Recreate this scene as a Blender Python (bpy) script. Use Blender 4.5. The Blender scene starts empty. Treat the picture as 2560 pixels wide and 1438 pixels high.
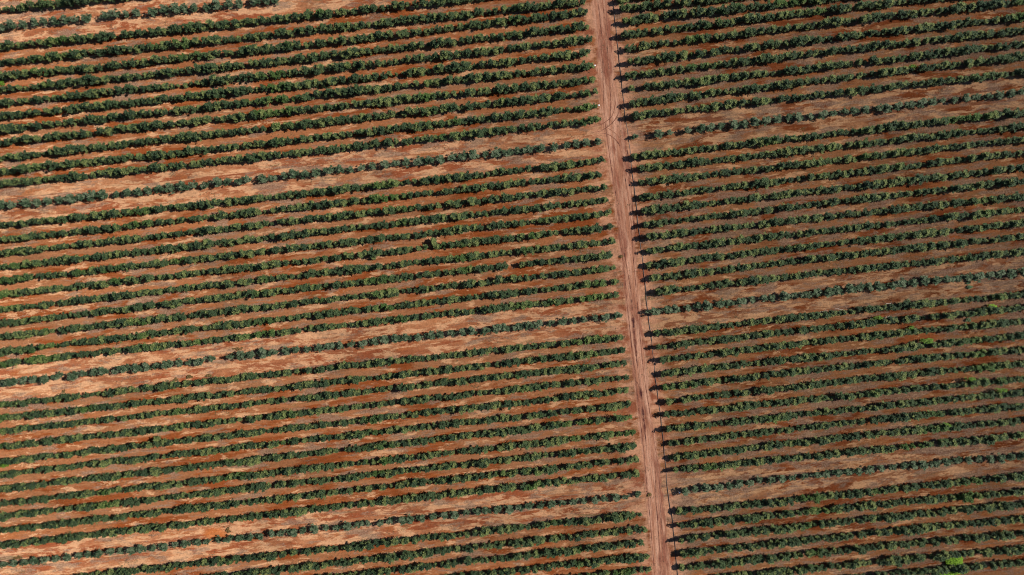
import bpy, math, random
import numpy as np
from mathutils import Vector, Matrix
random.seed(7)
R = math.radians
sc = bpy.context.scene
COL = sc.collection
H = 170.67                      # flying height of the camera, metres
S = 0.1                         # metres per photograph pixel on the ground

def at(px, py, z=0.0):
    k = S * (H - z) / H
    return Vector(((px - 1280) * k, -(py - 719) * k, z))

# ------------------------------------------------------------------ helpers
class MB:
    def __init__(self): self.v = []; self.f = []; self.m = []; self.y = []
    def face(self, pts, mi=0, young=0.0):
        b = len(self.v); self.v += [tuple(p) for p in pts]
        self.f.append(tuple(range(b, b + len(pts)))); self.m.append(mi); self.y.append(young)
    def tube(self, pts, rads, n=6, mi=0):
        rings = []
        for i, p in enumerate(pts):
            p = Vector(p)
            d = Vector(pts[min(i + 1, len(pts) - 1)]) - Vector(pts[max(i - 1, 0)])
            d.normalize()
            a = d.orthogonal().normalized(); b = d.cross(a)
            base = len(self.v)
            for k in range(n):
                t = 2 * math.pi * k / n
                self.v.append(tuple(p + (a * math.cos(t) + b * math.sin(t)) * rads[i]))
            rings.append(base)
        for i in range(len(rings) - 1):
            for k in range(n):
                self.f.append((rings[i] + k, rings[i] + (k + 1) % n, rings[i + 1] + (k + 1) % n, rings[i + 1] + k))
                self.m.append(mi); self.y.append(0)
        self.f.append(tuple(rings[-1] + k for k in range(n))); self.m.append(mi); self.y.append(0)
    def leaf(self, p, d, up, L, W, mi=0, young=0.0):
        # a folded, drooping leaf blade: two quads either side of the midrib
        d = d.normalized(); s = d.cross(up)
        if s.length < 1e-3: s = d.orthogonal()
        s.normalize(); n = s.cross(d)
        mid = p + d * L * .5 + n * L * .06; tip = p + d * L - n * L * .12
        a = p + d * L * .42 + s * W * .5 + n * W * .18; b = p + d * L * .42 - s * W * .5 + n * W * .18
        self.face([p, a, tip, mid], mi, young); self.face([p, mid, tip, b], mi, young)
    def mesh(self, name, mats):
        me = bpy.data.meshes.new(name); me.from_pydata(self.v, [], self.f); 
        for m in mats: me.materials.append(m)
        me.polygons.foreach_set('material_index', self.m)
        at_ = me.attributes.new('young', 'FLOAT', 'FACE'); at_.data.foreach_set('value', self.y)
        me.update(); return me

def link(name, data, parent=None, loc=None):
    o = bpy.data.objects.new(name, data); COL.objects.link(o)
    if parent: o.parent = parent
    if loc is not None: o.location = loc
    return o
def tag(o, label=None, cat=None, group=None, kind=None):
    if label: o['label'] = label
    if cat: o['category'] = cat
    if group: o['group'] = group
    if kind: o['kind'] = kind
    return o

# ------------------------------------------------------------------ materials
class NT:
    def __init__(self, name):
        self.mat = bpy.data.materials.new(name); self.mat.use_nodes = True
        self.t = self.mat.node_tree; self.t.nodes.clear()
    def n(self, typ, **kw):
        nd = self.t.nodes.new(typ)
        for k, v in kw.items():
            if k.startswith('i_'):
                key = k[2:].replace('_', ' ')
                nd.inputs[key].default_value = v
            else: setattr(nd, k, v)
        return nd
    def l(self, a, b): self.t.links.new(a, b)
    def val(self, x, sock):
        if isinstance(x, (int, float)): sock.default_value = x
        elif isinstance(x, (tuple, list)): sock.default_value = x
        else: self.l(x, sock)
    def math(self, op, a, b=0.0, c=0.0, clamp=False):
        nd = self.n('ShaderNodeMath', operation=op, use_clamp=clamp)
        for i, x in enumerate((a, b, c)): self.val(x, nd.inputs[i])
        return nd.outputs[0]
    def mix(self, f, a, b, blend='MIX'):
        nd = self.n('ShaderNodeMix', data_type='RGBA', blend_type=blend)
        self.val(f, nd.inputs[0]); self.val(a, nd.inputs[6]); self.val(b, nd.inputs[7])
        return nd.outputs[2]
    def step(self, x, lo, hi):
        nd = self.n('ShaderNodeMapRange', interpolation_type='SMOOTHSTEP')
        self.val(x, nd.inputs[0]); nd.inputs[1].default_value = lo; nd.inputs[2].default_value = hi
        return nd.outputs[0]
    def noise(self, vec, scale=1.0, detail=4, rough=.55, dist=0.0):
        nd = self.n('ShaderNodeTexNoise'); self.l(vec, nd.inputs['Vector'])
        nd.inputs['Scale'].default_value = scale; nd.inputs['Detail'].default_value = detail
        nd.inputs['Roughness'].default_value = rough; nd.inputs['Distortion'].default_value = dist
        return nd.outputs[0]
    def mapped(self, vec, scale, loc=(0, 0, 0)):
        nd = self.n('ShaderNodeMapping'); self.l(vec, nd.inputs[0])
        nd.inputs['Scale'].default_value = scale; nd.inputs['Location'].default_value = loc
        return nd.outputs[0]
def lin(r, g, b, k=1.0):
    f = lambda c: ((c / 255 + .055) / 1.055) ** 2.4 if c > 10 else c / 255 / 12.92
    return (f(r) * k, f(g) * k, f(b) * k, 1)

GK = 0.80      # soil reflectance relative to how it looks in full sun
def gr0(t, pos): return t.noise(pos, 2.6, 3, .7)
def soil(t, pos):
    """red earth, patches and tyre streaks drawn out along the rows; returns a colour and a height"""
    ro = t.n('ShaderNodeVectorRotate', rotation_type='Z_AXIS'); t.l(pos, ro.inputs['Vector']); ro.inputs['Angle'].default_value = -R(6.2)
    v = ro.outputs[0]
    sx = t.n('ShaderNodeSeparateXYZ'); t.l(pos, sx.inputs[0])
    X, Y = sx.outputs[0], sx.outputs[1]
    # distance east of the road's centre line
    d = t.math('SUBTRACT', X, t.math('MULTIPLY_ADD', Y, -.1085, 29.7 - 0.0))
    right = t.step(d, 1.0, 5.0)
    near = t.math('SUBTRACT', 1.0, t.step(t.math('ABSOLUTE', d), 3.0, 8.5))
    sv = t.n('ShaderNodeSeparateXYZ'); t.l(v, sv.inputs[0])
    # the planting repeats every 44.4 m: one wide lane with a tree row in it, then eleven hedges 3.45 m apart
    dd = t.math('FLOORED_MODULO', t.math('SUBTRACT', 34.3, sv.outputs[1]), 44.4)
    wob = t.math('MULTIPLY', t.math('SUBTRACT', t.noise(t.mapped(v, (.12, .3, 1), (1, 9, 0)), 1, 4, .6), .5), 2.2)
    lane = t.math('SUBTRACT', 1.0, t.step(t.math('ADD', wob, t.math('ABSOLUTE', t.math('SUBTRACT', t.math('FLOORED_MODULO', t.math('ADD', dd, 22.2), 44.4), 22.2))), 4.4, 5.4))
    idx = t.math('FLOOR', t.math('DIVIDE', t.math('SUBTRACT', dd, 5.0), 3.45))
    blk = t.math('FLOOR', t.math('DIVIDE', t.math('SUBTRACT', 34.3, sv.outputs[1]), 44.4))
    wn = t.n('ShaderNodeTexWhiteNoise', noise_dimensions='2D')
    cx = t.n('ShaderNodeCombineXYZ'); t.l(idx, cx.inputs[0]); t.l(t.math('ADD', blk, t.math('MULTIPLY', right, 7.0)), cx.inputs[1]); t.l(cx.outputs[0], wn.inputs['Vector'])
    arnd = t.math('MULTIPLY', wn.outputs[0], 1.0)
    # each alley has its own run of patches: slide the pattern along by a random amount
    off = t.n('ShaderNodeCombineXYZ'); t.l(t.math('MULTIPLY', t.math('ADD', t.math('MULTIPLY', idx, 3.0), blk), 61.7), off.inputs[0])
    va = t.n('ShaderNodeVectorMath', operation='ADD'); t.l(v, va.inputs[0]); t.l(off.outputs[0], va.inputs[1]); a = va.outputs[0]
    big = t.noise(t.mapped(pos, (.028, .045, 1), (2, 7, 0)), 1, 3, .6)
    c0 = t.mix(arnd, lin(154, 106, 74, GK), lin(164, 105, 68, GK))
    lt = t.step(t.noise(t.mapped(a, (.035, .12, 1), (51, 3, 0)), 1, 4, .6), .38, .62)
    c0 = t.mix(lane, c0, t.mix(lt, lin(182, 124, 86, GK), lin(152, 90, 60, GK)))
    c0 = t.mix(t.math('MULTIPLY', right, .75), c0, t.mix(lane, lin(152, 103, 67, GK), t.mix(lt, lin(160, 113, 78, GK), lin(132, 84, 58, GK))))
    # rust-red fresh earth
    n1 = t.noise(t.mapped(a, (.055, .26, 1), (3, 8, 0)), 1, 6, .66, .25)
    rust = t.mix(right, t.mix(lane, lin(140, 74, 38, GK), lin(150, 82, 52, GK)), lin(126, 66, 36, GK))
    c = t.mix(t.math('MULTIPLY', t.step(n1, .49, .57), .95), c0, rust)
    n1b = t.noise(t.mapped(a, (.08, .45, 1), (33, 18, 0)), 1, 5, .6, .4)
    c = t.mix(t.math('MULTIPLY', t.step(n1b, .56, .65), .6), c, lin(168, 100, 58, GK))
    # pale dusty crusts, commonest in the wide lanes
    n2 = t.noise(t.mapped(a, (.15, .52, 1), (13, 28, 0)), 1, 8, .74, .35)
    n2 = t.math('MULTIPLY_ADD', lane, .055, n2)
    c = t.mix(t.math('MULTIPLY', t.step(n2, .53, .60), .80), c, t.mix(right, lin(213, 165, 124, GK), lin(206, 160, 118, GK)))
    # prunings and dry litter, greyish, in drifts
    n3 = t.noise(t.mapped(a, (.13, .45, 1), (-13, 44, 0)), 1, 8, .74, .3)
    n3 = t.math('MULTIPLY_ADD', t.math('SUBTRACT', big, .5), .35, n3)
    n3 = t.math('MULTIPLY_ADD', right, .035, n3)
    c = t.mix(t.math('MULTIPLY', t.step(n3, .51, .60), .75), c, t.mix(t.step(gr0(t, pos), .4, .6), lin(126, 100, 80, GK), lin(160, 130, 110, GK)))
    # dull green flush of seedlings here and there
    n6 = t.noise(t.mapped(a, (.10, .5, 1), (-63, 14, 0)), 1, 7, .7, .6)
    c = t.mix(t.math('MULTIPLY', t.step(n6, .60, .70), .5), c, lin(104, 96, 60, GK))
    # pale trampled earth of the headlands beside the road
    n5 = t.noise(t.mapped(v, (.2, .4, 1), (5, 5, 0)), 1, 6, .65, .5)
    c = t.mix(t.math('MULTIPLY', near, t.step(n5, .38, .55)), c, t.mix(t.step(t.noise(t.mapped(pos, (.12, .16, 1), (5, 1, 0)), 1, 5, .65), .5, .6), lin(208, 154, 120, GK), lin(164, 98, 70, GK)))
    # one orange patch of subsoil near the lowest tree row
    pv = t.n('ShaderNodeVectorMath', operation='SUBTRACT'); t.l(pos, pv.inputs[0]); pv.inputs[1].default_value = (-74, -61.6, 0)
    pl = t.n('ShaderNodeVectorMath', operation='LENGTH'); t.l(t.mapped(pv.outputs[0], (.25, .55, 0)), pl.inputs[0])
    c = t.mix(t.math('MULTIPLY', t.math('SUBTRACT', 1.0, t.step(t.math('MULTIPLY_ADD', n5, .8, pl.outputs['Value']), .8, 1.5)), .8), c, lin(190, 110, 56, GK))
    # drawn-out fine streaks and grain
    st = t.noise(t.mapped(v, (.16, 2.2, 1)), 1, 5, .7)
    gr = t.noise(pos, 1.7, 5, .75)
    g2 = t.noise(t.mapped(v, (.8, 1.8, 1), (9, 2, 0)), 1, 4, .7, .6)
    moist = t.step(t.noise(t.mapped(pos, (.045, .06, 1), (21, 3, 0)), 1, 5, .62, .4), .50, .64)
    k = t.math('MULTIPLY_ADD', t.math('SUBTRACT', st, .5), .62, t.math('MULTIPLY_ADD', moist, -.20, 1.04))
    k = t.math('MULTIPLY_ADD', t.math('SUBTRACT', gr, .5), 1.1, k)
    k = t.math('MULTIPLY_ADD', t.math('SUBTRACT', g2, .5), .60, k)
    kc = t.n('ShaderNodeCombineColor'); [t.l(k, kc.inputs[i]) for i in range(3)]
    c = t.mix(1.0, c, kc.outputs[0], 'MULTIPLY')
    return c, gr, st, d
def soil_out(t, c, h, dist=.25, strength=.7):
    bp = t.n('ShaderNodeBump'); bp.inputs['Strength'].default_value = strength; bp.inputs['Distance'].default_value = dist
    t.l(h, bp.inputs['Height'])
    df = t.n('ShaderNodeBsdfDiffuse'); df.inputs['Roughness'].default_value = 1.0
    t.l(c, df.inputs[0]); t.l(bp.outputs[0], df.inputs['Normal'])
    o = t.n('ShaderNodeOutputMaterial'); t.l(df.outputs[0], o.inputs[0])
    return t.mat
def geo_pos(t): return t.n('ShaderNodeNewGeometry').outputs['Position']

def ground_mat():
    t = NT('red_soil'); p = geo_pos(t); c, gr, st, d = soil(t, p)
    h = t.math('MULTIPLY_ADD', st, .8, gr)
    return soil_out(t, c, h)
def road_mat():
    t = NT('packed_road_earth'); p = geo_pos(t); c, gr, st, d = soil(t, p)
    uv = t.n('ShaderNodeAttribute', attribute_name='across').outputs['Fac']     # -1 .. 1 across the road
    ro = t.n('ShaderNodeVectorRotate', rotation_type='Z_AXIS'); t.l(p, ro.inputs['Vector']); ro.inputs['Angle'].default_value = -R(6.2)
    v = ro.outputs[0]
    pat = t.noise(t.mapped(v, (.9, .09, 1)), 1, 6, .65, .4)
    stk = t.noise(t.mapped(v, (3.2, .07, 1), (4, 4, 0)), 1, 5, .7)
    rc = t.mix(t.step(pat, .38, .64), lin(190, 132, 102, GK), lin(222, 172, 142, GK))
    big = t.noise(t.mapped(v, (.30, .06, 1), (8, 1, 0)), 1, 6, .65, .3)
    rc = t.mix(t.math('MULTIPLY', t.step(big, .47, .62), .8), rc, lin(152, 90, 70, GK))
    k = t.math('MULTIPLY_ADD', t.math('SUBTRACT', stk, .5), .9, 1.0)
    k = t.math('MULTIPLY_ADD', t.math('SUBTRACT', gr, .5), .7, k)
    kc = t.n('ShaderNodeCombineColor'); [t.l(k, kc.inputs[i]) for i in range(3)]
    rc = t.mix(1.0, rc, kc.outputs[0], 'MULTIPLY')
    e = t.math('ADD', t.math('ABSOLUTE', uv), t.math('MULTIPLY', t.math('SUBTRACT', t.noise(p, .45, 6, .72), .5), 1.3))
    f = t.math('SUBTRACT', 1.0, t.step(e, .62, .92))
    c = t.mix(f, c, rc)
    return soil_out(t, c, t.math('MULTIPLY_ADD', stk, 1.0, gr))
def track_mat():
    t = NT('wheel_pressed_earth'); p = geo_pos(t); c, gr, st, d = soil(t, p)
    tc = t.mix(t.step(t.noise(p, .5, 4), .4, .6), lin(118, 68, 58, GK), lin(88, 52, 50, GK))
    e = t.n('ShaderNodeAttribute', attribute_name='across').outputs['Fac']
    q = t.math('MULTIPLY_ADD', t.noise(p, .35, 5, .7), 1.9, t.math('MULTIPLY', t.math('ABSOLUTE', e), .35))
    base = t.mix(.6, c, lin(196, 138, 112, GK))
    f = t.math('SUBTRACT', 1.0, t.step(q, .78, 1.35))
    return soil_out(t, t.mix(f, base, tc), gr)

def leaf_mat(name, dark, mid, young, gloss=.15, trans=.15):
    t = NT(name)
    oi = t.n('ShaderNodeObjectInfo'); rnd = oi.outputs['Random']
    y = t.n('ShaderNodeAttribute', attribute_name='young').outputs['Fac']
    p = geo_pos(t)
    pn = t.noise(p, .055, 3, .6)
    f = t.math('ADD', t.math('MULTIPLY', rnd, .6), t.math('MULTIPLY', t.step(pn, .35, .65), .4))
    c = t.mix(f, dark, mid)
    if name == 'hedge_leaves':
        pg = t.noise(p, .075, 3, .65)
        c = t.mix(t.math('MULTIPLY', t.step(pg, .56, .66), .65), c, (.066, .122, .022, 1))
    c = t.mix(y, c, young)
    pb = t.n('ShaderNodeBsdfPrincipled'); t.l(c, pb.inputs['Base Color'])
    pb.inputs['Roughness'].default_value = .65
    pb.inputs['Specular IOR Level'].default_value = gloss
    tr = t.n('ShaderNodeBsdfTranslucent'); t.l(t.mix(.5, c, young), tr.inputs[0])
    mx = t.n('ShaderNodeMixShader'); mx.inputs[0].default_value = trans
    t.l(pb.outputs[0], mx.inputs[1]); t.l(tr.outputs[0], mx.inputs[2])
    o = t.n('ShaderNodeOutputMaterial'); t.l(mx.outputs[0], o.inputs[0])
    return t.mat
def plain(name, col, rough=.8, var=.3, scale=6):
    t = NT(name); p = geo_pos(t)
    n = t.noise(p, scale, 4, .6)
    c = t.mix(n, tuple(x * (1 - var) for x in col[:3]) + (1,), tuple(min(1, x * (1 + var)) for x in col[:3]) + (1,))
    pb = t.n('ShaderNodeBsdfPrincipled'); t.l(c, pb.inputs['Base Color']); pb.inputs['Roughness'].default_value = rough
    o = t.n('ShaderNodeOutputMaterial'); t.l(pb.outputs[0], o.inputs[0]); return t.mat

M_GROUND, M_ROAD, M_TRACK = ground_mat(), road_mat(), track_mat()
M_LEAF = leaf_mat('hedge_leaves', (.028, .050, .025, 1), (.064, .096, .037, 1), (.20, .225, .070, 1))
M_TREE = leaf_mat('grey_green_leaves', (.032, .064, .030, 1), (.068, .104, .052, 1), (.18, .215, .125, 1), .12, .15)
M_LIME = leaf_mat('lime_weed_leaves', (.15, .29, .016, 1), (.20, .37, .02, 1), (.28, .44, .03, 1), .3, .3)
M_CREEP = leaf_mat('creeper_leaves', (.07, .15, .016, 1), (.10, .20, .022, 1), (.16, .27, .03, 1), .2, .2)
M_WEED = leaf_mat('green_weed_leaves', (.06, .13, .05, 1), (.09, .17, .07, 1), (.14, .22, .10, 1), .3, .3)
M_DRY = leaf_mat('dry_brown_leaves', (.12, .07, .025, 1), (.17, .10, .035, 1), (.24, .16, .06, 1), .2, .2)
M_BARK = plain('bark', (.11, .085, .065), .9)
M_PIPE = plain('weathered_black_pipe', (.05, .032, .026), .6, .4, 2)
M_WHITE = plain('white_paint', (.8, .79, .76), .5, .06)
M_STICK = plain('bleached_wood', (.55, .48, .40), .8)
M_STONE = plain('soil_clod', (.36, .21, .14), .95, .5, .9)

# ------------------------------------------------------------------ ground, road, tracks
def grid_plane(name, size, mat):
    mb = MB(); n = 12; st = 2 * size / n
    for i in range(n):
        for j in range(n):
            x, y = -size + i * st, -size + j * st
            mb.face([(x, y, 0), (x + st, y, 0), (x + st, y + st, 0), (x, y + st, 0)])
    return link(name, mb.mesh(name, [mat]))
g = grid_plane('ground', 900, M_GROUND); g['kind'] = 'structure'

def ribbon(name, left, right, z, mat, parent=None):
    """a strip between two edges, with an 'across' attribute running -1..1"""
    v, f, a = [], [], []
    n = len(left); K = 8
    for i in range(n):
        for k in range(K + 1):
            w = k / K; v.append(tuple(left[i].lerp(right[i], w).to_2d()) + (z,)); a.append(2 * w - 1)
    for i in range(n - 1):
        for k in range(K):
            b = i * (K + 1) + k; f.append((b, b + K + 1, b + K + 2, b + 1))
    me = bpy.data.meshes.new(name); me.from_pydata(v, [], f); me.materials.append(mat)
    at_ = me.attributes.new('across', 'FLOAT', 'POINT'); at_.data.foreach_set('value', a); me.update()
    return link(name, me, parent)
def dense(pts, step=8):
    """Catmull-Rom through photo points, returned as ground points"""
    P = [Vector(p) for p in pts]; P = [P[0] * 2 - P[1]] + P + [P[-1] * 2 - P[-2]]
    out = []
    for i in range(1, len(P) - 2):
        p0, p1, p2, p3 = P[i - 1:i + 3]
        n = max(2, int((p2 - p1).length / step))
        for k in range(n):
            t = k / n
            out.append(.5 * ((2 * p1) + (p2 - p0) * t + (2 * p0 - 5 * p1 + 4 * p2 - p3) * t * t + (3 * p1 - p0 - 3 * p2 + p3) * t ** 3))
    out.append(P[-2]); return out
redge = [(-400, 1438, 1472), (0, 1481, 1516), (52, 1486, 1523), (122, 1493, 1531), (209, 1498, 1541), (306, 1503, 1553), (348, 1512, 1563), (428, 1527, 1573), (497, 1538, 1577), (595, 1549, 1584),
         (675, 1558, 1590), (779, 1568, 1599), (862, 1577, 1607), (960, 1588, 1618), (1025, 1596, 1626), (1112, 1606, 1638), (1188, 1613, 1648), (1268, 1621, 1658), (1355, 1629, 1667), (1438, 1637, 1675), (1900, 1686, 1722)]
ys = np.arange(-400, 1900, 10)
re = np.array(redge)
Lp = [at(float(np.interp(y, re[:, 0], re[:, 1])) - 9, float(y)) for y in ys]
Rp = [at(float(np.interp(y, re[:, 0], re[:, 2])) + 9, float(y)) for y in ys]
road = ribbon('dirt_road', Lp, Rp, .006, M_ROAD); road['kind'] = 'structure'
tracks = [
    [(1512, 300), (1518, 348), (1530, 430), (1545, 520), (1556, 600), (1562, 640), (1571, 690), (1578, 740), (1584, 820), (1592, 900), (1600, 970), (1610, 1060), (1617, 1120)],
    [(1571, 490), (1578, 560), (1583, 640), (1590, 720), (1596, 790), (1603, 870), (1612, 950), (1632, 1080), (1645, 1170), (1653, 1300), (1660, 1438), (1670, 1520)],
    [(1535, 230), (1538, 262), (1530, 290), (1516, 303), (1499, 313), (1470, 319)],
    [(1549, 240), (1548, 276), (1537, 300), (1518, 318), (1499, 328), (1470, 333)],
    [(1515, 318), (1524, 323), (1543, 337), (1560, 356), (1568, 376), (1571, 400), (1575, 440), (1580, 500), (1588, 600)],
    [(1500, 333), (1510, 334), (1526, 339), (1543, 354), (1552, 371), (1557, 392), (1562, 440), (1570, 490)],
    [(1541, 497), (1551, 595), (1560, 675), (1570, 779), (1579, 862), (1590, 960), (1597, 1025), (1608, 1112), (1615, 1188), (1623, 1268), (1630, 1355), (1637, 1438)],
    [(1577, 735), (1582, 790), (1587, 850), (1592, 900)],
    [(1589, 950), (1601, 975), (1607, 1030), (1614, 1088)],
    [(1506, 0), (1516, 90), (1523, 190), (1527, 260), (1523, 318)],
    [(1495, 0), (1504, 90), (1508, 200), (1511, 296)],
    [(1640, 1160), (1640, 1240), (1647, 1340), (1652, 1438)],
]
wid = [.26, .2, .22, .22, .26, .26, .18, .7, .75, .2, .2, .25]
for i, tr in enumerate(tracks):
    q = dense(tr, 6); l_, r_ = [], []
    for k, p in enumerate(q):
        d = (q[min(k + 1, len(q) - 1)] - q[max(k - 1, 0)]).normalized(); nrm = Vector((-d.y, d.x))
        w = wid[i] / S * .5 * (1 + .25 * math.sin(k * 1.3 + i)) * (min(1, (k + .2) / 4, (len(q) - k - .8) / 4))
        l_.append(at(*(p + nrm * w))); r_.append(at(*(p - nrm * w)))
    ribbon('tyre_track', l_, r_, .012 + .0013 * i, M_TRACK, road)

# ------------------------------------------------------------------ foliage meshes
def bush_mesh(name, seed, rx, ry, h, nst, mats, yellow=0.25, leafL=.30, leafW=.15, dens=1.0, round_=False):
    """several arching stems, each carrying side shoots clothed in leaf pairs"""
    rn = random.Random(seed); mb = MB()
    for s in range(nst):
        a = rn.uniform(0, 2 * math.pi); r = math.sqrt(rn.random())
        base = Vector((rn.gauss(0, .12), rn.gauss(0, .12), 0))
        topz = h * (1 - .42 * r * r) * rn.uniform(.66, 1.08)
        top = Vector((math.cos(a) * r * rx * .72, math.sin(a) * r * ry * .72, topz))
        ymask = 1.0 if rn.random() < yellow else 0.0
        ctrl = Vector((top.x * .35, top.y * .35, topz * .62))
        pts = []
        for k in range(6):
            t = k / 5
            pts.append(base * (1 - t) ** 2 + ctrl * 2 * t * (1 - t) + top * t * t)
        mb.tube(pts, [.045, .04, .032, .025, .018, .01], 4, 1)
        nsh = max(3, int(7.5 * dens))
        for k in range(nsh):
            t = rn.uniform(.28, 1.0)
            p = base * (1 - t) ** 2 + ctrl * 2 * t * (1 - t) + top * t * t
            b = rn.uniform(0, 2 * math.pi); up = rn.uniform(-.25, .75)
            d = Vector((math.cos(b), math.sin(b), up)).normalized()
            # side shoots of the outer stems lean outwards
            d = (d + Vector((top.x, top.y, 0)) * .35).normalized()
            L = rn.uniform(.30, .72) * (1.15 - .5 * t); L *= 1.6 if rn.random() < .13 else 1.0; sy = rn.uniform(.35, 1) if rn.random() < .10 + .55 * yellow * t else 0.0
            nl = max(3, int(5 * dens))
            for j in range(nl):
                q = p + d * L * (j + .6) / nl - Vector((0, 0, .12 * (j / nl) ** 2))
                for sd in (-1, 1):
                    side = d.cross(Vector((0, 0, 1))).normalized() * sd
                    ld = (d * .55 + side * .75 + Vector((0, 0, rn.uniform(-.35, .35)))).normalized()
                    yv = 0.0
                    yv = sy * rn.uniform(.6, 1.0) * (.4 + .6 * (j + 1) / nl)
                    if q.z > topz * .78: yv = max(yv, ymask * rn.uniform(.35, .9))
                    mb.leaf(q, ld, Vector((rn.gauss(0, .25), rn.gauss(0, .25), 1)), leafL * rn.uniform(.75, 1.25), leafW * rn.uniform(.75, 1.25), 0, yv)
        # crowning whorl
        for j in range(int(9 * dens)):
            b = 2 * math.pi * j / 9 + rn.uniform(-.3, .3)
            ld = Vector((math.cos(b), math.sin(b), rn.uniform(.0, .9))).normalized()
            mb.leaf(top, ld, Vector((0, 0, 1)), leafL * rn.uniform(.9, 1.5), leafW * rn.uniform(.8, 1.2), 0, ymask * rn.uniform(.5, 1))
    return mb.mesh(name, mats)

LM = [M_LEAF, M_BARK]
BUSH = []
for i in range(14):
    rn = random.Random(100 + i)
    BUSH.append(bush_mesh('bush', 200 + i, rn.uniform(1.22, 1.42), rn.uniform(.83, 1.01), rn.uniform(2.3, 2.9), rn.choice((8, 9, 11)), LM, (.08, .18, .65, .35, .10, .50, .22)[i % 7], .34, .14))
CROWN = []
for i in range(8):
    rn = random.Random(300 + i)
    CROWN.append(bush_mesh('crown', 400 + i, rn.uniform(1.6, 1.85), rn.uniform(1.5, 1.7), rn.uniform(2.5, 3.0), 14, [M_TREE, M_BARK], (.35, .6, .25)[i % 3], .30, .10, 1.15))
def trunk_mesh():
    mb = MB(); mb.tube([(0, 0, -.05), (.02, .01, .4), (.0, .03, .9), (.03, .0, 1.5)], [.11, .085, .07, .04], 8, 0)
    return mb.mesh('trunk', [M_BARK])
TRUNK = trunk_mesh()

# ------------------------------------------------------------------ rows measured in the photograph
LEFT = {  # name: points (x, y) of the row
 'A0': [(0, 23), (200, 3), (400, -18)],
 'R1': [(0, 116), (700, 47), (900, 23), (1459, -37)],
 'R2': [(0, 155), (700, 83), (1400, 9), (1462, 2)],
 'R3': [(0, 190), (700, 118), (1400, 36), (1471, 28)],
 'R4': [(0, 224), (700, 151), (1400, 73), (1476, 63)],
 'R5': [(0, 257), (700, 184), (1400, 106), (1479, 95)],
 'R6': [(0, 290), (700, 216), (1400, 139), (1478, 130)],
 'R7': [(0, 323), (700, 247), (1400, 172), (1485, 162)],
 'R8': [(0, 356), (700, 280), (1400, 207), (1489, 199)],
 'R9': [(0, 395), (700, 316), (1400, 240), (1494, 229)],
 'R10': [(0, 428), (700, 353), (1400, 276), (1495, 262)],
 'R11': [(0, 460), (700, 386), (1400, 309), (1499, 299)],
 'R12': [(0, 562), (700, 490), (1400, 412), (1510, 400)],
 'R13': [(0, 599), (700, 523), (1400, 445), (1501, 435)],
 'R14': [(0, 633), (700, 556), (1400, 478), (1518, 467)],
 'R15': [(0, 668), (700, 590), (1440, 507), (1520, 500)],
 'R16': [(0, 702), (700, 624), (1440, 541), (1525, 532)],
 'R17': [(0, 737), (700, 659), (1440, 577), (1533, 566)],
 'R18': [(0, 774), (700, 694), (1440, 612), (1536, 604)],
 'R19': [(0, 809), (700, 727), (1440, 646), (1527, 638)],
 'R20': [(0, 842), (700, 763), (1440, 680), (1541, 669)],
 'R21': [(0, 880), (700, 798), (1440, 714), (1546, 704)],
 'R22': [(0, 910), (700, 831), (1440, 748), (1546, 737)],
 'R23': [(0, 1013), (700, 934), (1440, 855), (1560, 843)],
 'R24': [(0, 1046), (700, 970), (1440, 889), (1562, 876)],
 'R25': [(0, 1079), (700, 1002), (1440, 920), (1567, 909)],
 'R26': [(0, 1118), (700, 1039), (1440, 956), (1571, 943)],
 'R27': [(0, 1155), (700, 1074), (1500, 986), (1573, 975)],
 'R28': [(0, 1188), (700, 1108), (1500, 1020), (1576, 1012)],
 'R29': [(0, 1223), (700, 1143), (1500, 1052), (1583, 1042)],
 'R30': [(0, 1260), (700, 1181), (1500, 1089), (1587, 1082)],
 'R31': [(0, 1293), (700, 1213), (1500, 1124), (1590, 1116)],
 'R32': [(0, 1327), (700, 1247), (1500, 1159), (1596, 1148)],
 'R33': [(0, 1364), (700, 1284), (1500, 1194), (1596, 1185)],
 'R34': [(0, 1466), (700, 1387), (1500, 1297), (1608, 1287)],
 'R35': [(0, 1504), (700, 1425), (1500, 1333), (1615, 1323)],
 'R36': [(0, 1539), (700, 1459), (1500, 1368), (1607, 1358)],
 'R37': [(0, 1574), (700, 1494), (1500, 1402), (1625, 1392)],
 'R38': [(0, 1608), (700, 1528), (1500, 1437), (1626, 1425)],
}
s0 = [(1549, 21, 7), (1553, 52, 37), (1556, 87, 70), (1563, 120, 103), (1570, 153, 141), (1562, 189, 174), (1570, 219, 209), (1574, 257, 243), (1582, 289, 276)]
RIGHT = {'S0': [(1545, -3), (1699, -22), (2360, -98), (2560, -122)]}
e0 = [(-66, -88), (-38, -60), (-8, -28), (24, 2), (61, 42), (95, 75), (130, 109), (163, 141), (202, 181)]
for i in range(9): RIGHT['S%d' % (i + 1)] = [(s0[i][0], s0[i][1]), (1699, s0[i][2]), (2360, e0[i][0]), (2560, e0[i][1])]
s1 = [(1581, 391, 375), (1595, 421, 406), (1598, 455, 441), (1602, 493, 479), (1605, 526, 513), (1609, 560, 546), (1612, 592, 579), (1614, 627, 614), (1617, 663, 649), (1624, 696, 683), (1640, 730, 719)]
e1 = [(301, 280), (336, 316), (369, 348), (403, 382), (440, 419), (473, 452), (510, 490), (544, 523), (578, 557), (611, 591), (650, 630)]
for i in range(11): RIGHT['S%d' % (i + 10)] = [(s1[i][0], s1[i][1]), (1739, s1[i][2]), (2360, e1[i][0]), (2560, e1[i][1])]
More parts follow.
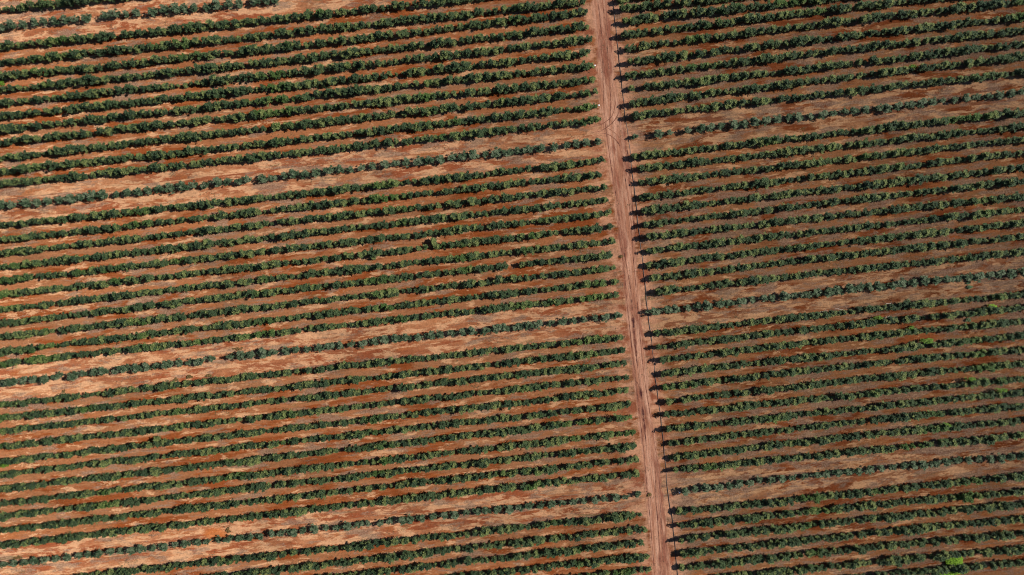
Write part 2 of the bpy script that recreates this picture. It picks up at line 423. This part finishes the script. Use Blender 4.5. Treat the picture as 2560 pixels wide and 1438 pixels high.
s2 = [(1635, 834, 1739, 822), (1638, 868, 1739, 857), (1649, 901, 1739, 890), (1652, 935, 1739, 925), (1657, 969, 1799, 954), (1667, 1004, 1799, 990), (1660, 1038, 1799, 1023), (1663, 1074, 1799, 1060), (1672, 1109, 1799, 1096), (1670, 1145, 1799, 1131), (1684, 1176, 1799, 1165)]
e2 = [(755, 736), (788, 769), (822, 803), (859, 839), (891, 875), (927, 909), (966, 948), (1000, 981), (1032, 1016), (1068, 1051), (1108, 1089)]
for i in range(11): RIGHT['S%d' % (i + 21)] = [(s2[i][0], s2[i][1]), (s2[i][2], s2[i][3]), (2360, e2[i][0]), (2560, e2[i][1])]
s3 = [(1691, 1281, 1270), (1695, 1316, 1304), (1698, 1350, 1339), (1702, 1386, 1375), (1698, 1422, 1411), (1702, 1458, 1447), (1706, 1494, 1483)]
e3 = [(1211, 1190), (1247, 1230), (1280, 1261), (1317, 1298), (1352, 1335), (1390, 1373), (1425, 1407)]
for i in range(7): RIGHT['S%d' % (i + 32)] = [(s3[i][0], s3[i][1]), (1799, s3[i][2]), (2360, e3[i][0]), (2560, e3[i][1])]
TREES = {
 'T1': [(0, 64), (100, 57), (290, 34), (430, 22), (560, 10), (640, 3), (760, -8)],
 'T2': [(0, 514), (700, 440), (1400, 363), (1506, 352)],
 'T3': [(0, 958), (700, 880), (1440, 800), (1555, 791)],
 'T4': [(0, 1414), (700, 1335), (1500, 1248), (1606, 1239)],
 'U1': [(1579, 341), (1699, 327), (2360, 251), (2560, 230)],
 'U2': [(1630, 780), (1739, 767), (2360, 699), (2560, 680)],
 'U3': [(1708, 1229), (1799, 1218), (2360, 1157), (2560, 1141)],
}
def curve(pts):
    p = np.array(pts, float); deg = 2 if len(p) > 3 and p[:, 0].max() - p[:, 0].min() > 500 else 1
    c = np.polyfit(p[:, 0], p[:, 1], deg)
    return lambda x: float(np.polyval(c, x))
GAPS = {'R1': [(577, 8)], 'R16': [(88, 10), (150, 7)], 'R19': [(1284, 26)], 'R33': [(1296, 12)], 'R17': [(1508, 12), (1079, 14)], 'R21': [(1521, 14)], 'S7': [(1598, 22)],
        'R22': [(57, 7)], 'R8': [(300, 6)], 'R18': [(995, 6)], 'S33': [(1785, 8)], 'S32': [(2300, 6)], 'R26': [(505, 6)],
        'T1': [(238, 20), (360, 12), (616, 14)], 'T3': [(160, 12), (549, 20)], 'U1': [(1616, 24), (1701, 14)], 'T2': [(1370, 5)]}
def spots(key, a, b, pitch, rn, jit):
    """plant positions between a and b, leaving the row's gaps clear"""
    cuts = sorted(GAPS.get(key, [])); segs = []; x = a
    for gx, gw in cuts: segs.append((x, gx - gw / 2)); x = gx + gw / 2
    segs.append((x, b)); out = []
    for p, q in segs:
        n = max(1, round((q - p) / pitch))
        out += [p + (k + .5) * (q - p) / n + (rn.uniform(-jit, jit) if 0 < k < n - 1 else 0) for k in range(n)]
    return out
ORD1 = ['', 'first', 'second', 'third', 'fourth', 'fifth', 'sixth', 'seventh', 'eighth', 'ninth', 'tenth', 'eleventh', 'twelfth', 'thirteenth', 'fourteenth', 'fifteenth', 'sixteenth', 'seventeenth', 'eighteenth', 'nineteenth']
TENS = {2: 'twent', 3: 'thirt', 4: 'fort', 5: 'fift', 6: 'sixt'}
def ordinal(n):
    if n < 20: return ORD1[n]
    a, b = divmod(n, 10)
    return TENS[a] + ('ieth' if b == 0 else 'y-' + ORD1[b])

# -------- hedges: one thing per row, its bushes are children
def hedge(key, pts, side, label, group):
    f = curve(pts); rn = random.Random(hash_(key))
    xs = [p[0] for p in pts]
    if side == 'left': a, b = -45, max(xs) + 1
    else: a, b = min(xs) - 1, 2605
    X = spots(key, a, b, 16.6, rn, 3.2)
    if side == 'left': X.reverse()
    places = [(x, f(x) + rn.gauss(0, 1.0)) for x in X if -55 < f(x) < 1490]
    if not places: return None
    root = bpy.data.objects.new('hedge', None); COL.objects.link(root)
    root.empty_display_size = 1
    b = at(*places[0]); root.location = b
    tag(root, label, 'hedge', group)
    ph1, ph2 = rn.uniform(0, 6.3), rn.uniform(0, 6.3)
    for i, (px, py) in enumerate(places[:100]):
        vi = rn.randrange(14)
        o = link('bush', BUSH[vi], root)
        p = at(px, py, 1.4) - b
        s = rn.choice((.8, .9, .95, 1, 1, 1.05, 1.1, 1.14)) if i else .9
        s *= 1 + .08 * math.sin(px * .021 + ph1) + .06 * math.sin(px * .057 + ph2)
        if rn.random() < .06: s *= rn.uniform(.6, .82)
        o.location = (p.x, p.y, 0)
        fl = rn.choice((0, math.pi))
        o.rotation_euler = (0, 0, R(6.2) + fl + rn.uniform(-.35, .35))
        o.scale = (s, s * rn.uniform(.94, 1.06), s * rn.uniform(.9, 1.08))
    return root
def hash_(k): return sum((i + 3) * ord(c) * 31 for i, c in enumerate(k)) & 0xffff

LOOK = {'R1': 'green hedge with a small gap', 'R16': 'green hedge broken near its left end', 'R19': 'green hedge with a shadowed gap', 'R33': 'green hedge with a small gap', 'S7': 'green hedge with a detached end bush'}
trow = {'L': ['topmost', 'second', 'third', 'lowest'], 'R': ['upper', 'middle', 'lower']}
def hlabel(key):
    n = int(key[1:]); look = LOOK.get(key, 'green hedge')
    if key == 'A0': return 'green hedge cutting the top-left picture corner above the broken tree row'
    if key[0] == 'R':
        blk = (n - 1) // 11
        return '%s left of road, %s below the %s tree row' % (look, ordinal(n - blk * 11), trow['L'][blk])
    if n <= 9: return '%s right of road, %s above the upper tree row' % (look, ordinal(10 - n))
    blk = (n - 10) // 11
    return '%s right of road, %s below the %s tree row' % (look, ordinal(n - 9 - blk * 11), trow['R'][blk])
for k, p in LEFT.items(): hedge(k, p, 'left', hlabel(k), 'hedge rows left of the road')
for k, p in RIGHT.items(): hedge(k, p, 'right', hlabel(k), 'hedge rows right of the road')

# -------- the widely spaced rows of grey-green trees: every tree a thing
proto = link('tree', None)
link('trunk', TRUNK, proto); link('crown', CROWN[0], proto)
first = [True]
def place_tree(px, py, s, vi, label, group, rn):
    if first[0]: r = proto; kids = list(proto.children); first[0] = False
    else:
        r = proto.copy(); COL.objects.link(r); kids = []
        for ch in proto.children:
            c = ch.copy(); COL.objects.link(c); c.parent = r; kids.append(c)
    for c in kids:
        if c.name.startswith('crown'): c.data = CROWN[vi]
    p = at(px, py, 1.5); r.location = (p.x, p.y, 0)
    r.rotation_euler = (0, 0, rn.uniform(0, 6.28)); r.scale = (s * rn.uniform(1.02, 1.25), s * rn.uniform(.92, 1.06), s * rn.uniform(.85, 1.1)); r.rotation_euler.z = R(6.2) + rn.choice((0, math.pi)) + rn.uniform(-.3, .3)
    tag(r, label, 'tree', group)
names = {'T1': 'broken tree row at top left', 'T2': 'second tree row left of it', 'T3': 'third tree row left of it', 'T4': 'lowest tree row left of it',
         'U1': 'upper tree row right of it', 'U2': 'middle tree row right of it', 'U3': 'lower tree row right of it'}
NT_ = 0
for key, pts in TREES.items():
    f = curve(pts); rn = random.Random(hash_(key) + 5)
    xs = [p[0] for p in pts]
    thin = key in ('T4', 'U3', 'U1')
    pitch = {'T1': 27, 'T2': 28, 'T3': 27.5, 'T4': 27, 'U1': 27.5, 'U2': 27, 'U3': 27}[key]
    if key == 'T1': X = spots(key, -10, 700, pitch, rn, 3)
    elif key[0] == 'T': X = spots(key, -10, max(xs) + 2, pitch, rn, 3)[::-1]
    else: X = spots(key, min(xs) - 8, 2570, pitch, rn, 3)
    k = 0
    for x in X:
        if True:
            k += 1
            s = rn.choice((.78, .88, .95, 1.0, 1.04, 1.1)) * (.84 if thin else .94)
            if key == 'T1': lab = 'grey-green tree, %s from the left picture edge in the broken tree row at top left' % ordinal(k)
            else:
                lab = 'grey-green tree, %s from the dirt road in the %s' % (ordinal(k), names[key])
            place_tree(x + rn.uniform(-2, 2), f(x) + rn.gauss(0, 1.2), s, rn.randrange(8), lab, 'trees of the ' + names[key].replace(' of it', ' of the road'), rn); NT_ += 1
print('trees', NT_)

# ------------------------------------------------------------------ weeds, odd bushes, dry tufts
def patch_mesh(name, seed, rx, ry, h, mat, n, L=.22, W=.12, square=False):
    rn = random.Random(seed); mb = MB()
    for i in range(n):
        while True:
            x, y = rn.uniform(-1, 1), rn.uniform(-1, 1)
            lim = 1 + .22 * math.sin(3 * math.atan2(y, x) + seed) + .12 * math.sin(7 * math.atan2(y, x))
            if (max(abs(x), abs(y)) < .93 + rn.uniform(-.08, .05)) if square else (x * x + y * y < lim * lim * .8): break
        p = Vector((x * rx, y * ry, h * rn.uniform(.15, 1) * (1 - .45 * min(1, x * x + y * y))))
        for j in range(5):
            b = rn.uniform(0, 6.28)
            mb.leaf(p, Vector((math.cos(b), math.sin(b), rn.uniform(-.1, .8))), Vector((0, 0, 1)), L * rn.uniform(.7, 1.3), W * rn.uniform(.7, 1.3), 0, rn.random() * .8)
    return mb.mesh(name, [mat])
def weed(name, px, py, rx, ry, h, mat, n, label, cat, seed, z=0, rot=6.2, **kw):
    o = link(name, patch_mesh(name, seed, rx * S, ry * S, h, mat, n, **kw)); p = at(px, py, h * .5)
    o.location = (p.x, p.y, z); o.rotation_euler = (0, 0, R(rot)); tag(o, label, cat); return o
weed('weed_patch', 2386, 1405, 22, 13, 1.1, M_LIME, 1300, 'square lime-green weed patch on bare soil near the bottom-right corner', 'weeds', 1, square=True, rot=3)
weed('weed_patch', 2375, 1434, 46, 5, 1.4, M_LIME, 620, 'long lime-green weed strip along the bottom picture edge', 'weeds', 2)
weed('weed_patch', 2480, 767, 12, 6, 1.8, M_LIME, 130, 'lime-green weed clump against the second hedge below the middle tree row', 'weeds', 3)
weed('weed_patch', 2196, 795, 12, 5, 2.6, M_CREEP, 100, 'small yellow-green weed clump beside a hedge right of the road', 'weeds', 4)
weed('weed_patch', 2277, 824, 12, 8, 1.8, M_CREEP, 170, 'green weed bush leaning on the third hedge below the middle tree row', 'weeds', 5)
weed('weed_patch', 2318, 853, 16, 7, 3.0, M_CREEP, 150, 'lime-green creeper over the fourth hedge below the middle tree row', 'weeds', 6)
weed('weed_patch', 2281, 168, 11, 5, 2.4, M_CREEP, 110, 'yellow-green weed clump in a hedge right of the road, above the upper tree row', 'weeds', 16)
weed('weed_plant', 2425, 718, 7, 4, .5, M_WEED, 60, 'small bright green weed plant on bare soil below the middle tree row', 'weed', 7)
weed('weed_plant', 2421, 707, 5, 4, .4, M_WEED, 30, 'sparse pale weed plant just under the middle tree row', 'weed', 8)
weed('weed_plant', 2271, 752, 4, 4, .7, M_WEED, 30, 'tiny grey-green weed plant above the first hedge below middle tree row', 'weed', 9)
weed('weed_plant', 2421, 800, 6, 5, .6, M_WEED, 45, 'small grey-green weed plant in the alley below the second hedge', 'weed', 10)
weed('weed_patch', 4, 207, 9, 7, .5, M_CREEP, 90, 'green weed patch at the left picture edge near the top', 'weeds', 11)
weed('weed_patch', 12, 1163, 8, 5, 2.6, M_CREEP, 90, 'lime-green weed clump on a hedge at the left picture edge', 'weeds', 12)
weed('weed_patch', 2427, 948, 11, 5, 3.0, M_CREEP, 80, 'lime-green creeper on a hedge right of the road, lower half', 'weeds', 13)
weed('weed_patch', 2504, 976, 13, 5, 3.0, M_CREEP, 90, 'lime-green creeper on a hedge near the right picture edge', 'weeds', 14)
weed('weed_patch', 2366, 1062, 9, 4, 3.0, M_CREEP, 60, 'lime-green creeper on a hedge above the lower tree row', 'weeds', 15)
dry = [(474, 942, 8, 4, 'larger'), (522, 939, 8, 3, 'darker')]
weed('dry_weed', 474, 942, 8, 4, .4, M_DRY, 70, 'dry brown weed tuft below the third tree row, left of its darker neighbour', 'weed', 21)
weed('dry_weed', 522, 939, 8, 3, .4, M_DRY, 70, 'dark dry weed tuft below the third tree row, nearest to the road', 'weed', 22)
weed('dry_weed', 440, 948, 5, 4, .3, M_DRY, 22, 'thin dry weed tuft below the third tree row, left of two brown tufts', 'weed', 23)
weed('dry_weed', 159, 978, 4, 4, .4, M_DRY, 22, 'lone dry weed tuft on bare soil near the left picture edge', 'weed', 24)
weed('dry_weed', 596, 872, 14, 4, .25, M_DRY, 40, 'scattered dry weed tuft above the third tree row', 'weed', 25)
weed('dry_weed', 1553, 641, 5, 3, .35, M_DRY, 40, 'dry weed tuft at the left edge of the dirt road', 'weed', 26)
weed('dry_weed', 1623, 1236, 5, 7, .35, M_DRY, 46, 'dry weed tuft on the road edge beside the lowest tree row', 'weed', 27)
weed('dry_weed', 44, 1394, 11, 4, .3, M_DRY, 60, 'flat dry weed tuft near the bottom-left corner', 'weed', 28)
weed('dry_weed', 571, 1326, 5, 7, .4, M_DRY, 46, 'olive dry weed tuft above the lowest tree row', 'weed', 29)

YB = bush_mesh('shrub', 901, .9, .9, 2.0, 10, LM, .9)
def shrub(px, py, s, rot, sx, label):
    o = link('shrub', YB); p = at(px, py, 1.4); o.location = (p.x, p.y, 0); o.scale = (s * sx, s, s); o.rotation_euler = (0, 0, rot)
    tag(o, label, 'shrub')
shrub(1085, 606, 1.0, R(-60), 1.45, 'tall yellow-green shrub sticking out of a hedge into the alley, picture centre')
shrub(391, 1098, .95, .4, 1.0, 'yellow-green shrub sticking out above a hedge, lower left')
shrub(932, 645, .55, .4, 1.2, 'low yellow-green shrub spilling below a hedge into the alley, left of road')

# ------------------------------------------------------------------ pipe, posts, sticks, stones
pp = [(1494, -330), (1532, 0), (1543, 104), (1553, 195), (1563, 289), (1574, 365), (1581, 435), (1588, 487), (1596, 567), (1609, 675), (1617, 758), (1622, 800), (1628, 845), (1640, 955), (1653, 1053), (1663, 1154), (1670, 1234), (1681, 1300), (1689, 1383), (1694, 1438), (1728, 1750)]
mb = MB(); q = dense(pp, 6); P = []
for i, p in enumerate(q):
    z = .07
    if 300 < p.y < 420 or 850 < p.y < 930: z = -.02
    z -= .06 * max(0, math.sin(i * .21) + .5 * math.sin(i * .083 + 1) - .25)
    P.append(at(p.x + .5 * math.sin(i * .6), p.y) + Vector((0, 0, z)))
mb.tube(P, [.075] * len(P), 8)
tag(link('irrigation_pipe', mb.mesh('irrigation_pipe', [M_PIPE])), 'long thin dark pipe lying on the soil along the road right side', 'pipe')

def post(px, py, label):
    r = link('marker_post', None); r.location = at(px, py, .0); tag(r, label, 'post')
    m = MB(); m.tube([(0, 0, -.1), (0, 0, .5), (0, 0, 1.0)], [.06, .06, .05], 8); link('pole', m.mesh('pole', [M_WHITE]), r)
    m = MB(); z = 1.0
    m.tube([(0, 0, z), (0, 0, z + .05), (0, 0, z + .09)], [.19, .19, .12], 12); link('cap', m.mesh('cap', [M_WHITE]), r)
post(1486, 167, 'white marker post at a hedge end left of the road, upper of two')
post(1496, 266, 'white marker post at a hedge end left of the road, lower of two')
post(1696, 1229, 'white marker post at the road end of the lower tree row')

def stick(px, py, L, ang, label):
    m = MB(); rn = random.Random(int(px))
    pts = [Vector((L * (t - .5), .12 * math.sin(t * 4 + px), .06 + .05 * math.sin(t * 9))) for t in [i / 7 for i in range(8)]]
    m.tube(pts, [.05 - .004 * i for i in range(8)], 6)
    for k in (2, 4, 5):
        d = Vector((.5, rn.choice((-1, 1)) * .35, .1)); m.tube([pts[k], pts[k] + d * .6, pts[k] + d], [.03, .02, .012], 5)
    o = link('fallen_branch', m.mesh('fallen_branch', [M_STICK])); p = at(px, py); o.location = p; o.rotation_euler = (0, 0, R(ang)); tag(o, label, 'branch')
stick(2054, 780, 3.2, 12, 'pale fallen branch on soil below the middle tree row, left one')
stick(2099, 774, 2.6, -4, 'pale fallen branch on soil below the middle tree row, right of another')
stick(2222, 759, 1.6, -8, 'short pale fallen branch on soil above a hedge, middle right')
stick(2216, 793, 1.5, 2, 'short pale fallen branch on reddish soil between two hedges, middle right')

# loose clods and stones, uncountable
rn = random.Random(55); mb = MB()
for i in range(5200):
    x, y = rn.uniform(-135, 135), rn.uniform(-78, 78); r = rn.uniform(.03, .09) * (1.7 if rn.random() < .06 else 1)
    vs = []
    for k in range(5):
        t = 2 * math.pi * k / 5 + rn.uniform(-.3, .3); rr = r * rn.uniform(.7, 1.2)
        vs.append(Vector((x + rr * math.cos(t), y + rr * math.sin(t), 0)))
    top = Vector((x + rn.uniform(-.3, .3) * r, y + rn.uniform(-.3, .3) * r, r * rn.uniform(.6, 1.0)))
    for k in range(5): mb.face([vs[k], vs[(k + 1) % 5], top])
tag(link('clods', mb.mesh('clods', [M_STONE])), 'loose earth clods scattered over the red soil', 'clods', None, 'stuff')

# dry grass and prunings lying along the rows, uncountable
M_GRASS = leaf_mat('dry_grass', (.15, .105, .06, 1), (.20, .15, .09, 1), (.13, .16, .06, 1), .1, .2)
rn = random.Random(77); mb = MB(); zup = Vector((0, 0, 1))
ca, sa = math.cos(R(6.2)), math.sin(R(6.2))
for i in range(520):
    cx_, cy_ = rn.uniform(-132, 132), rn.uniform(-76, 76)
    n = rn.choice((6, 8, 12, 20)); L_ = rn.uniform(1, 7); yv = rn.random() ** 2
    for k in range(n):
        u, vv = rn.gauss(0, L_ * .5), rn.gauss(0, .45)
        p = Vector((cx_ + u * ca - vv * sa, cy_ + u * sa + vv * ca, .01)); h = rn.uniform(.12, .32)
        for q in range(5):
            b = rn.uniform(0, 6.28)
            mb.leaf(p, Vector((math.cos(b), math.sin(b), rn.uniform(.2, 1.2))), zup, h * rn.uniform(.7, 1.3), .05, 0, yv * rn.random())
tag(link('grass_tufts', mb.mesh('grass_tufts', [M_GRASS])), 'dry grass tufts scattered along the alleys', 'grass', None, 'stuff')

# ------------------------------------------------------------------ light and camera
ELEV, AZ = R(37.5), Vector((.98, .21, 0)).normalized()
w = bpy.data.worlds.new('World'); sc.world = w; w.use_nodes = True
nt = w.node_tree; bg = nt.nodes['Background']
sky = nt.nodes.new('ShaderNodeTexSky'); sky.sky_type = 'NISHITA'; sky.sun_disc = False; sky.ozone_density = 4; sky.dust_density = .3
sky.sun_elevation = ELEV; sky.sun_rotation = math.atan2(AZ.x, AZ.y)
nt.links.new(sky.outputs[0], bg.inputs[0]); bg.inputs[1].default_value = .05
ld = bpy.data.lights.new('sun', 'SUN'); ld.energy = 5.0; ld.angle = R(.5); ld.color = (1, .965, .91)
lo = link('sun', ld)
dirv = -(AZ * math.cos(ELEV) + Vector((0, 0, math.sin(ELEV))))
lo.rotation_euler = dirv.to_track_quat('-Z', 'Y').to_euler()
cd = bpy.data.cameras.new('camera'); cam = link('camera', cd); cam.location = (0, 0, H)
cd.sensor_width = 36; cd.lens = 24.0; cd.clip_end = 3000; cd.clip_start = 1
sc.camera = cam
vs = sc.view_settings; vs.view_transform = 'Standard'; vs.look = 'None'; vs.exposure = 0.45
sc.cycles.filter_width = 1.1; vs.gamma = 1
